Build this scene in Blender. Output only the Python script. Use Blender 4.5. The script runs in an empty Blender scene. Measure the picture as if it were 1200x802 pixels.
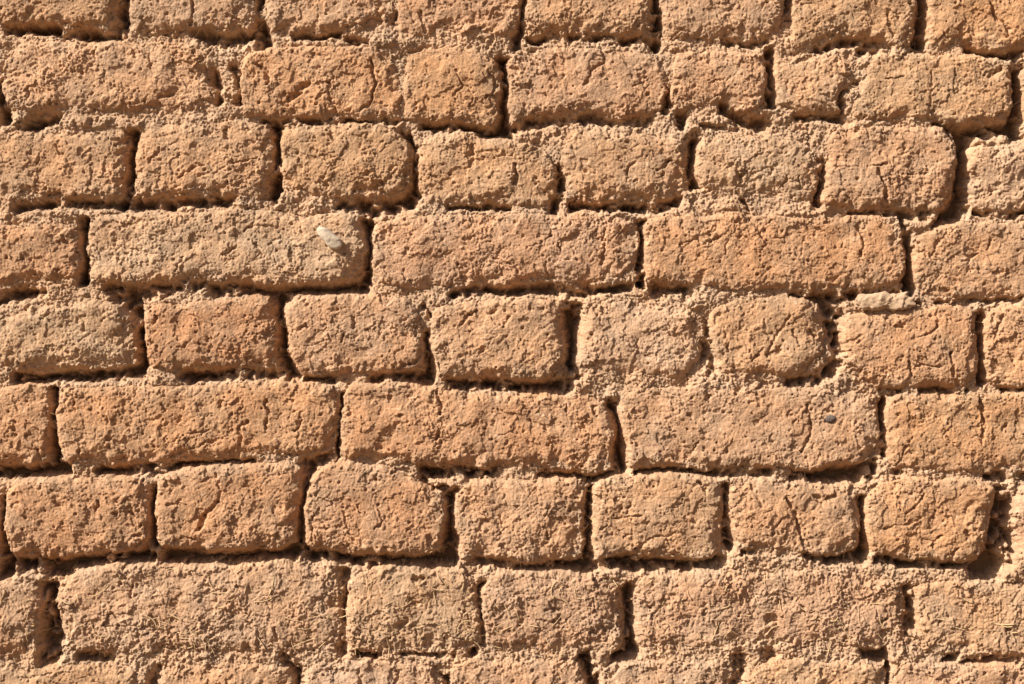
import bpy, math
import numpy as np

# ---------------------------------------------------------------- scale and lay-out
# The wall is measured in units of 0.75 mm ("u"): u-x runs right, u-y runs down the face,
# heights stand out of the face towards the viewer (-Y in the world).
S = 0.00075
ZC = 1.25                       # world height of the middle of the surveyed face
STEP = 0.8
X0, X1, Y0, Y1 = -44.0, 1244.0, -56.0, 862.0
RNG = np.random.default_rng(7)
scene = bpy.context.scene

def to_world(x, y, h):
    return np.stack([(x - 600) * S, -h * S, ZC + (401 - y) * S], -1)

# ---------------------------------------------------------------- noise
_perm = np.random.default_rng(11).permutation(4096).astype(np.int64)
_ang = np.random.default_rng(12).random(4096) * 2 * np.pi
_gx, _gy = np.cos(_ang).astype(np.float32), np.sin(_ang).astype(np.float32)

def _h(ix, iy, seed):
    return _perm[(_perm[(ix + seed * 131) & 4095] + iy * 7 + seed * 17) & 4095]

def perlin(x, y, lam, seed, ax=1.0, rot=0.0):
    if rot:
        c, s = math.cos(rot), math.sin(rot)
        x, y = x * c + y * s, -x * s + y * c
    x = x / (lam * ax); y = y / lam
    ix = np.floor(x).astype(np.int64); iy = np.floor(y).astype(np.int64)
    fx = (x - ix).astype(np.float32); fy = (y - iy).astype(np.float32)
    u = fx * fx * fx * (fx * (fx * 6 - 15) + 10); v = fy * fy * fy * (fy * (fy * 6 - 15) + 10)
    def g(dx, dy):
        k = _h(ix + dx, iy + dy, seed)
        return _gx[k] * (fx - dx) + _gy[k] * (fy - dy)
    a = g(0, 0); b = g(1, 0); c = g(0, 1); d = g(1, 1)
    return ((a + (b - a) * u) * (1 - v) + (c + (d - c) * u) * v) * 1.5

def worley(x, y, lam, seed):
    """distance to the nearest scattered point (in cells) and a random value of that point"""
    xs = x / lam; ys = y / lam
    ix = np.floor(xs).astype(np.int64); iy = np.floor(ys).astype(np.int64)
    best = np.full(x.shape, 9.0, np.float32); val = np.zeros(x.shape, np.float32)
    for dx in (-1, 0, 1):
        for dy in (-1, 0, 1):
            k = _h(ix + dx, iy + dy, seed); k2 = _h(ix + dx + 57, iy + dy + 91, seed + 3)
            d = np.hypot(ix + dx + k / 4096.0 - xs, iy + dy + k2 / 4096.0 - ys).astype(np.float32)
            m = d < best
            best = np.where(m, d, best); val = np.where(m, ((k * 31 + k2 * 17) % 4096) / 4096.0, val)
    return best, val

def sstep(a, b, t):
    t = np.clip((t - a) / (b - a), 0, 1)
    return t * t * (3 - 2 * t)

def smin(a, b, k):
    h = np.clip(0.5 + 0.5 * (b - a) / k, 0, 1)
    return b + (a - b) * h - k * h * (1 - h)

# ---------------------------------------------------------------- the survey: bricks
# id: (outline, level, edge radius, roughness, tint)   tint: t tan, o orange, r reddish, p pale, s strawy
BR = {
'0a': ([(-30,-52),(138,-52),(141,10),(135,30),(110,36),(75,30),(40,27),(12,29),(-30,30)],4,8,1.0,'t'),
'0b': ([(152,-52),(300,-52),(302,20),(298,40),(270,37),(240,34),(205,40),(170,40),(153,36)],4,8,1.1,'p'),
'0c': ([(313,-52),(459,-52),(460,20),(452,32),(430,30),(400,35),(370,41),(345,42),(320,40),(313,20)],4,8,1.1,'t'),
'0d': ([(466,-52),(612,-52),(612,20),(606,44),(580,48),(560,41),(530,42),(505,44),(470,43),(465,35)],3,7,1.0,'t'),
'0e': ([(618,-52),(764,-52),(765,30),(760,44),(735,43),(690,41),(640,43),(621,44),(617,30)],4,7,0.9,'t'),
'0f': ([(778,-52),(920,-52),(920,20),(915,32),(905,45),(880,51),(845,47),(800,49),(779,44)],4,7,0.9,'t'),
'0g': ([(926,-52),(1074,-52),(1075,35),(1068,56),(1052,56),(1035,48),(1005,45),(975,50),(950,59),(936,58),(928,40)],4,7,0.9,'t'),
'0h': ([(1087,-52),(1236,-52),(1236,56),(1180,61),(1150,60),(1120,57),(1095,57),(1087,45)],4,8,0.8,'o'),
'1a': ([(2,60),(20,50),(70,47),(150,48),(215,50),(243,62),(247,80),(240,95),(254,106),(257,125),(235,135),(180,137),(140,133),(100,134),(70,136),(40,134),(15,128),(4,105)],2,8,1.25,'t'),
'1b': ([(284,66),(300,60),(320,55),(360,56),(410,54),(440,54),(472,60),(474,90),(474,137),(440,141),(400,139),(350,140),(320,139),(290,140),(284,120),(282,90)],4,6,0.8,'o'),
'1c': ([(474,68),(485,60),(510,56),(540,56),(560,61),(575,68),(585,80),(587,110),(584,140),(576,152),(560,150),(540,144),(505,144),(480,140),(474,136)],4,6,0.7,'o'),
'1d': ([(598,70),(605,58),(640,56),(700,58),(750,62),(772,70),(783,85),(781,105),(774,132),(760,138),(720,136),(680,132),(640,136),(615,142),(602,148),(597,130),(596,95)],3,7,0.8,'t'),
'1e': ([(788,80),(792,64),(830,60),(880,62),(893,66),(897,90),(898,120),(892,130),(870,132),(860,126),(845,120),(820,126),(800,132),(787,122),(785,105)],3,5,0.9,'t'),
'1f': ([(908,72),(914,64),(940,62),(975,66),(1000,70),(1008,88),(1000,100),(985,107),(980,120),(988,132),(970,136),(940,138),(920,138),(912,130),(907,105)],3,6,0.8,'t'),
'1g': ([(1014,74),(1030,62),(1060,60),(1090,64),(1130,64),(1170,70),(1183,80),(1187,110),(1185,145),(1160,147),(1120,148),(1105,146),(1080,143),(1040,142),(1005,141),(995,128),(1009,108),(1012,95)],4,6,0.7,'t'),
'1h': ([(1199,72),(1236,70),(1236,142),(1203,145),(1198,120)],3,8,0.9,'t'),
'2a': ([(-30,156),(30,152),(110,156),(146,154),(152,175),(150,205),(143,234),(120,233),(90,236),(60,235),(30,232),(10,235),(-30,236)],3,8,1.0,'t'),
'2b': ([(160,160),(170,144),(220,142),(280,143),(312,147),(319,160),(320,200),(316,228),(306,240),(285,233),(250,230),(215,234),(190,231),(165,234),(161,205)],4,9,0.85,'t'),
'2c': ([(329,165),(333,148),(380,146),(440,146),(462,152),(474,165),(482,185),(483,210),(478,232),(465,238),(440,236),(400,236),(370,232),(335,226),(330,200)],4,13,1.0,'t'),
'2d': ([(488,176),(500,162),(520,155),(550,158),(562,164),(590,162),(622,168),(640,180),(652,195),(655,215),(653,230),(643,245),(620,246),(590,243),(560,242),(530,242),(500,245),(492,225),(490,200)],3,8,0.7,'t'),
'2e': ([(659,170),(665,152),(690,150),(740,157),(790,158),(804,168),(808,190),(806,215),(795,233),(775,239),(750,237),(720,236),(700,239),(665,240),(661,215)],4,9,0.7,'t'),
'2f': ([(818,170),(825,156),(850,155),(880,160),(905,158),(930,165),(950,175),(961,195),(962,215),(955,235),(945,242),(915,240),(880,236),(855,230),(830,228),(816,215),(817,190)],3,9,1.0,'p'),
'2g': ([(968,180),(972,160),(985,152),(1040,148),(1090,148),(1112,155),(1120,175),(1120,205),(1116,235),(1105,250),(1085,249),(1050,246),(1030,250),(1000,248),(968,246),(963,238),(968,215)],6,10,0.75,'t'),
'2h': ([(1140,177),(1150,170),(1236,168),(1236,250),(1200,246),(1170,252),(1150,250),(1142,240),(1135,215)],4,9,0.8,'p'),
'3a': ([(-30,268),(20,262),(60,260),(85,262),(94,275),(97,300),(95,325),(85,335),(50,335),(20,343),(-30,348)],4,8,0.85,'o'),
'3b': ([(104,262),(115,252),(160,248),(200,250),(260,246),(320,248),(360,250),(400,252),(418,258),(427,280),(427,310),(418,330),(390,334),(340,336),(300,334),(260,334),(210,332),(170,334),(140,332),(110,335),(104,315)],5,9,1.0,'p'),
'3c': ([(438,275),(445,258),(490,252),(530,252),(570,250),(620,252),(680,250),(730,252),(744,260),(749,285),(747,315),(740,330),(715,334),(680,336),(650,332),(620,335),(590,336),(560,338),(520,341),(480,343),(450,337),(437,315)],4,9,0.8,'t'),
'3d': ([(755,262),(772,254),(820,252),(880,252),(940,254),(1000,252),(1040,254),(1054,262),(1062,285),(1064,315),(1058,335),(1030,340),(1000,342),(980,344),(940,344),(900,342),(860,342),(830,336),(800,335),(775,337),(759,325),(756,295)],4,8,0.75,'o'),
'3e': ([(1076,285),(1085,272),(1110,265),(1150,262),(1236,258),(1236,352),(1180,350),(1150,352),(1120,352),(1095,352),(1077,340),(1074,310)],3,8,0.75,'t'),
'4a': ([(-30,364),(30,352),(70,350),(110,350),(135,355),(150,375),(158,400),(163,420),(158,432),(120,434),(80,438),(40,438),(10,436),(-30,422)],4,13,0.95,'p'),
'4b': ([(170,370),(178,355),(220,354),(270,350),(310,346),(321,355),(325,380),(323,410),(317,430),(300,436),(270,431),(235,431),(200,436),(179,436),(173,410)],4,8,0.8,'r'),
'4c': ([(334,362),(345,352),(400,346),(450,346),(480,352),(494,370),(499,400),(498,425),(490,436),(470,434),(450,437),(420,440),(390,440),(370,444),(350,438),(342,410)],6,8,0.7,'t'),
'4d': ([(505,372),(511,360),(550,354),(600,352),(640,352),(656,360),(661,385),(662,415),(656,440),(640,447),(610,444),(580,444),(545,444),(517,449),(510,430),(507,400)],7,9,0.75,'t'),
'4e': ([(682,365),(700,352),(740,350),(770,358),(800,362),(815,370),(821,390),(824,415),(813,443),(790,453),(760,451),(720,449),(690,450),(678,435),(675,405)],2,15,1.15,'p'),
'4f': ([(830,370),(845,356),(880,346),(920,345),(955,352),(964,370),(966,400),(964,420),(958,432),(945,441),(925,445),(900,440),(870,442),(850,440),(842,420),(832,400)],3,9,0.75,'t'),
'4g': ([(990,372),(1010,367),(1050,365),(1100,360),(1130,360),(1142,370),(1148,395),(1149,425),(1145,448),(1130,457),(1105,456),(1080,458),(1040,455),(1010,450),(992,438),(988,405)],5,10,0.7,'o'),
'4h': ([(1157,375),(1165,359),(1236,356),(1236,455),(1180,454),(1159,450),(1157,420)],4,8,0.7,'o'),
'5a': ([(-30,455),(30,450),(52,452),(59,465),(59,500),(55,538),(40,545),(0,547),(-30,548)],4,7,0.8,'r'),
'5b': ([(67,468),(76,456),(120,454),(180,452),(250,450),(310,448),(350,450),(388,452),(395,470),(396,510),(392,530),(375,537),(340,538),(300,540),(270,542),(230,540),(180,544),(130,548),(95,551),(79,545),(67,525)],5,8,0.75,'o'),
'5c': ([(403,462),(412,448),(460,448),(510,456),(560,464),(610,462),(680,462),(705,472),(717,490),(721,515),(717,545),(705,557),(680,556),(640,552),(600,552),(570,548),(530,547),(500,546),(480,545),(440,543),(405,545),(400,520),(400,480)],5,8,0.85,'o'),
'5d': ([(726,475),(732,456),(770,454),(820,456),(880,455),(940,456),(1000,458),(1022,462),(1031,485),(1032,510),(1024,533),(1004,546),(980,546),(955,550),(930,550),(890,548),(850,550),(800,550),(760,550),(740,551),(737,530),(731,500)],4,8,0.65,'t'),
'5e': ([(1039,475),(1047,464),(1100,460),(1150,462),(1236,460),(1236,558),(1190,558),(1150,556),(1100,554),(1060,552),(1042,549),(1038,520)],3,8,0.65,'o'),
'6z': ([(-30,575),(-4,574),(3,590),(2,640),(-4,664),(-30,665)],5,7,0.8,'o'),
'6a': ([(9,580),(15,568),(60,562),(110,562),(160,560),(174,566),(178,590),(177,620),(174,641),(165,646),(120,649),(70,653),(35,657),(18,656),(10,640)],7,7,0.75,'o'),
'6b': ([(184,572),(192,556),(230,548),(290,545),(330,542),(350,546),(357,560),(354,585),(349,612),(344,638),(330,646),(290,645),(250,647),(215,644),(190,644),(184,625)],7,8,0.8,'o'),
'6c': ([(366,565),(375,548),(410,542),(450,545),(480,560),(500,569),(514,580),(522,600),(520,635),(512,651),(490,655),(455,651),(420,648),(390,646),(362,643),(357,620),(360,590)],7,8,0.65,'o'),
'6d': ([(535,580),(545,566),(580,560),(620,560),(660,560),(682,562),(687,580),(688,610),(685,645),(675,658),(640,663),(600,659),(570,655),(545,650),(536,620)],5,8,0.85,'t'),
'6e': ([(695,575),(701,562),(740,558),(790,556),(830,560),(846,568),(849,595),(848,620),(843,650),(830,658),(800,656),(770,654),(750,651),(725,649),(702,658),(697,640),(696,600)],6,9,0.8,'t'),
'6f': ([(856,580),(862,565),(900,558),(950,568),(985,570),(1004,580),(1009,610),(1007,640),(999,651),(970,653),(940,650),(910,648),(880,648),(860,640),(854,610)],4,8,0.75,'t'),
'6g': ([(1015,590),(1026,568),(1060,562),(1110,562),(1148,564),(1164,572),(1168,590),(1162,620),(1156,640),(1148,655),(1130,660),(1090,657),(1040,653),(1021,647),(1017,620)],7,9,0.7,'o'),
'6h': ([(1189,612),(1192,575),(1205,568),(1236,566),(1236,668),(1204,668),(1192,642)],3,8,0.9,'t'),
'7a': ([(-30,680),(30,682),(43,688),(49,705),(50,735),(45,765),(30,776),(-30,777)],4,10,0.95,'t'),
'7b': ([(72,690),(85,672),(130,660),(190,664),(260,664),(330,660),(370,668),(393,675),(402,690),(403,720),(400,752),(380,764),(330,767),(270,766),(200,767),(140,767),(90,766),(75,750),(71,720)],2,11,1.3,'s'),
'7c': ([(408,690),(415,672),(450,664),(500,668),(540,668),(557,678),(563,700),(564,730),(558,755),(540,761),(480,765),(430,765),(409,760),(406,725)],3,9,1.1,'s'),
'7d': ([(569,690),(577,670),(620,668),(680,672),(715,676),(728,690),(733,715),(732,748),(724,766),(690,766),(640,767),(590,763),(571,750),(568,715)],2,11,1.15,'s'),
'7e': ([(745,690),(756,672),(800,672),(850,670),(900,670),(960,668),(1020,670),(1050,678),(1062,700),(1065,730),(1060,753),(1040,763),(1000,763),(950,762),(900,764),(850,765),(800,764),(760,767),(747,755),(744,720)],2,10,1.15,'s'),
'7f': ([(1071,700),(1075,686),(1110,682),(1160,684),(1236,680),(1236,770),(1170,770),(1120,768),(1085,770),(1076,750)],2,9,0.95,'t'),
'8a': ([(-30,785),(40,782),(100,778),(160,776),(170,787),(174,858),(-30,858)],2,9,1.0,'t'),
'8b': ([(186,790),(195,777),(260,776),(330,778),(344,786),(346,858),(184,858)],2,9,1.0,'t'),
'8c': ([(357,787),(370,775),(420,774),(480,776),(513,780),(519,800),(519,858),(355,858)],2,9,1.0,'p'),
'8d': ([(526,787),(540,773),(600,771),(660,773),(682,777),(687,800),(687,858),(524,858)],2,9,1.0,'t'),
'8e': ([(704,790),(715,777),(760,776),(820,773),(853,779),(860,800),(860,858),(703,858)],2,9,1.05,'p'),
'8f': ([(873,790),(885,777),(940,771),(1000,777),(1030,781),(1036,800),(1036,858),(871,858)],2,9,1.0,'t'),
'8g': ([(1047,790),(1060,778),(1120,777),(1236,781),(1236,858),(1046,858)],2,9,1.0,'t'),
}
LABELS = {
 '4b': 'reddish orange short brick with sharp left edge',
 '5a': 'reddish brown brick end',
 '5b': 'long orange brick with scratched face',
 '5c': 'long orange brick cracked near its left third',
 '3b': 'long pale knobbly brick carrying the grey pebble',
 '7b': 'long crumbling brick bristling with straw',
 '4e': 'pale crumbly brick with worn-off edges',
 '6a': 'proud orange brick casting a deep shadow below',
 '6f': 'brick split by a slanting crack',
}
# crevices between the bricks: (points, half width, depth below the face)
CREV = [
([(14,32),(40,34),(65,37)],5,14),([(65,37),(100,40),(130,44),(140,40)],5,11),([(140,40),(146,20),(148,-20)],6,13),
([(170,42),(205,42)],2.5,7),([(232,37),(250,46),(275,47),(298,42)],5,10),([(304,-20),(307,25),(308,48)],6,17),
([(345,43),(375,44),(400,40)],3,10),([(410,46),(430,50)],3,8),([(461,-30),(462,28)],3,12),
([(613,0),(611,30),(605,55)],4,11),([(625,44),(690,45),(735,44),(760,48),(770,52)],4,10),([(770,-20),(771,30),(768,52)],6,19),
([(850,50),(880,53),(900,50)],3,8),([(923,-20),(922,25)],3,15),([(903,62),(902,90),(903,125)],4,12),
([(958,60),(985,52),(1010,52),(1035,54)],4,9),([(1010,60),(1025,58)],4,10),([(1080,-20),(1080,30),(1075,58)],6,21),
([(1130,59),(1160,63),(1190,61)],4,12),
([(2,105),(3,140)],6,13),([(26,148),(38,142),(65,139)],5,11),([(245,80),(253,100),(258,118)],4,8),([(272,78),(281,95),(280,120)],3.5,9),
([(310,143),(345,142),(380,142),(420,145),(470,141)],2.5,9),
([(591,75),(592,110),(589,150),(575,163)],6,19),([(500,145),(530,146),(560,152),(575,163),(598,160)],4,10),
([(605,150),(640,142),(680,140),(720,143),(760,143)],4,8),([(777,132),(783,108)],4,12),([(799,134),(798,146)],4,10),
([(850,128),(868,140),(893,146)],5,11),([(820,150),(870,150)],3,7),([(812,165),(812,215)],5,17),
([(935,138),(960,138),(985,140)],4,9),([(1004,98),(984,110),(984,130)],4,6),
([(1105,150),(1140,151),(1180,149),(1195,156)],5,17),([(1192,80),(1193,120),(1193,160)],6,16),
([(155,158),(156,190),(155,205),(148,225),(142,240)],4.5,15),([(20,240),(60,240),(100,240),(145,238)],4,10),
([(324,150),(325,190),(322,230)],5,18),([(160,238),(200,238),(240,235),(265,236)],4.5,11),
([(472,160),(486,190),(486,225),(478,240),(440,243),(400,240)],5,13),([(525,244),(560,245),(600,245)],3,10),
([(657,200),(657,225),(646,246)],4,12),([(675,241),(700,242),(730,241),(760,244),(790,238)],4.5,12),
([(964,190),(965,215),(958,240)],3.5,11),([(870,236),(878,248)],2,8),
([(1127,165),(1129,200),(1124,235),(1116,252),(1112,258)],9,21),([(1000,251),(1050,249),(1090,252)],3.5,7),([(1145,252),(1170,255),(1200,248)],3,11),
([(99,262),(101,295),(99,330)],4.5,19),([(-20,353),(20,348),(45,341)],5,12),
([(130,338),(170,341),(210,336),(250,338),(290,338),(340,340),(400,338),(425,332)],5,12),([(140,343),(152,350)],8,16),([(432,262),(432,300),(430,330),(420,340)],5.5,18),
([(530,344),(560,342),(600,341),(640,338),(670,342),(700,342),(735,337)],4,11),([(753,262),(753,290),(752,325)],3.5,15),([(752,333)],3.5,18),
([(770,340),(800,341)],6,8),([(930,347),(975,348),(1000,346)],4,13),([(1010,344),(1050,343)],3,8),([(1068,280),(1069,310),(1067,340)],5,16),([(1058,253),(1065,280)],3,12),
([(1100,354),(1160,353),(1195,352)],3,7),
([(152,352),(163,375),(168,400),(168,425)],6,16),([(20,441),(60,442),(100,440),(140,440),(165,434)],5,15),
([(330,350),(334,380),(335,410),(342,440)],8,19),([(215,436),(222,441),(250,439),(268,435)],5,15),([(290,440),(330,441)],5,10),
([(440,441),(470,441),(500,446)],4.5,13),([(365,448),(390,445)],4,9),([(503,395),(504,430),(502,446)],4.5,18),([(495,360),(501,372)],3,10),
([(530,450),(560,450),(600,449),(620,451),(650,455),(668,448)],5,15),([(668,362),(670,395),(671,435),(674,442)],6.5,19),
([(807,405),(826,412),(832,425),(836,435)],6,9),([(826,378),(830,395)],3,8),
([(972,355),(977,375),(980,405)],8,14),([(925,448),(950,448),(968,440),(975,428)],5,11),
([(1070,355),(1076,360)],5,11),([(1153,375),(1154,410),(1153,445)],4.5,17),([(1035,456),(1050,459)],5,9),([(1085,459),(1100,460),(1130,460)],4,12),([(1180,455),(1195,455)],4,10),([(1155,452)],3,9),
([(62,460),(63,500),(61,540)],3.5,19),([(-20,552),(30,550),(60,551),(75,552)],6,18),([(398,465),(398,510),(395,540)],2.5,14),
([(120,553),(160,550),(190,548),(260,545),(290,543)],4.5,13),([(362,545),(360,570),(356,600),(352,635)],5,15),([(370,540),(385,537)],4,8),
([(500,551),(540,553),(575,552)],5.5,18),([(718,475),(724,500),(728,530),(726,555)],5.5,18),([(640,557),(690,560),(715,559)],4.5,14),
([(750,554),(800,554),(850,554),(900,553)],3.5,9),([(938,555),(970,553),(1000,554),(1020,553)],7,20),([(1034,468),(1035,500),(1035,530)],3.5,16),
([(1045,555),(1055,554)],3,7),([(1160,560),(1200,561)],4,8),
([(6,590),(7,630),(5,675)],5,18),([(181,575),(181,610),(180,640)],4,16),([(30,660),(60,662),(90,656),(140,653),(175,650)],7,21),([(55,665),(78,668)],6,17),
([(195,650),(230,652),(260,652),(300,650),(345,648)],7,19),([(365,648),(410,650),(440,655),(470,658),(500,659),(525,658)],6.5,19),([(529,585),(530,620),(526,656)],6.5,18),
([(500,560),(520,556),(540,553)],3,9),([(498,562),(510,573),(530,574)],2.5,11),
([(610,664),(640,667),(670,665),(692,662)],6,17),([(691,575),(692,610),(691,660)],4.5,17),([(560,656),(590,661)],5,9),
([(702,661),(725,656),(752,657),(765,659),(780,657),(805,659)],6,21),([(725,662),(745,664)],6,17),([(852,572),(852,600),(853,640)],4.5,15),([(820,660),(840,657)],5,9),
([(870,650),(884,651)],3,8),([(950,653),(985,655),(1003,656)],4.5,12),([(1012,590),(1013,620),(1011,655)],5,17),
([(1030,657),(1060,660),(1110,662),(1140,663)],3.5,12),([(1176,590),(1175,620),(1168,650),(1152,667)],11,21),
([(56,692),(62,710),(62,740),(55,772)],8,19),([(70,686)],6,9),([(403,740),(401,762)],3,8),([(95,768),(125,769)],4,9),([(335,768),(350,790)],5,8),
([(420,768),(440,768)],3,11),([(470,768),(530,767)],2.5,7),([(530,768)],3.5,10),([(555,767)],3.5,10),([(404,672),(405,700),(403,730),(404,764)],4.5,7),([(566,688),(566,722)],4,8),([(565,735),(565,758)],3,6),
([(738,700),(740,730),(738,768),(727,776)],7,16),([(690,772),(695,790),(697,805)],6,15),
([(900,767),(910,780)],5,7),([(1015,767),(1035,767)],5,11),([(1039,780)],4,10),([(1066,690),(1069,715),(1068,745)],5,10),([(1110,773),(1120,771)],4,9),([(1130,776),(1190,774)],3.5,8),
([(180,785),(178,830)],4,6),([(346,788),(350,830)],5,12),([(521,790),(522,830)],2.5,8),([(866,772),(867,830)],5,8),([(1041,790),(1041,830)],3,7),
]
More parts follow.
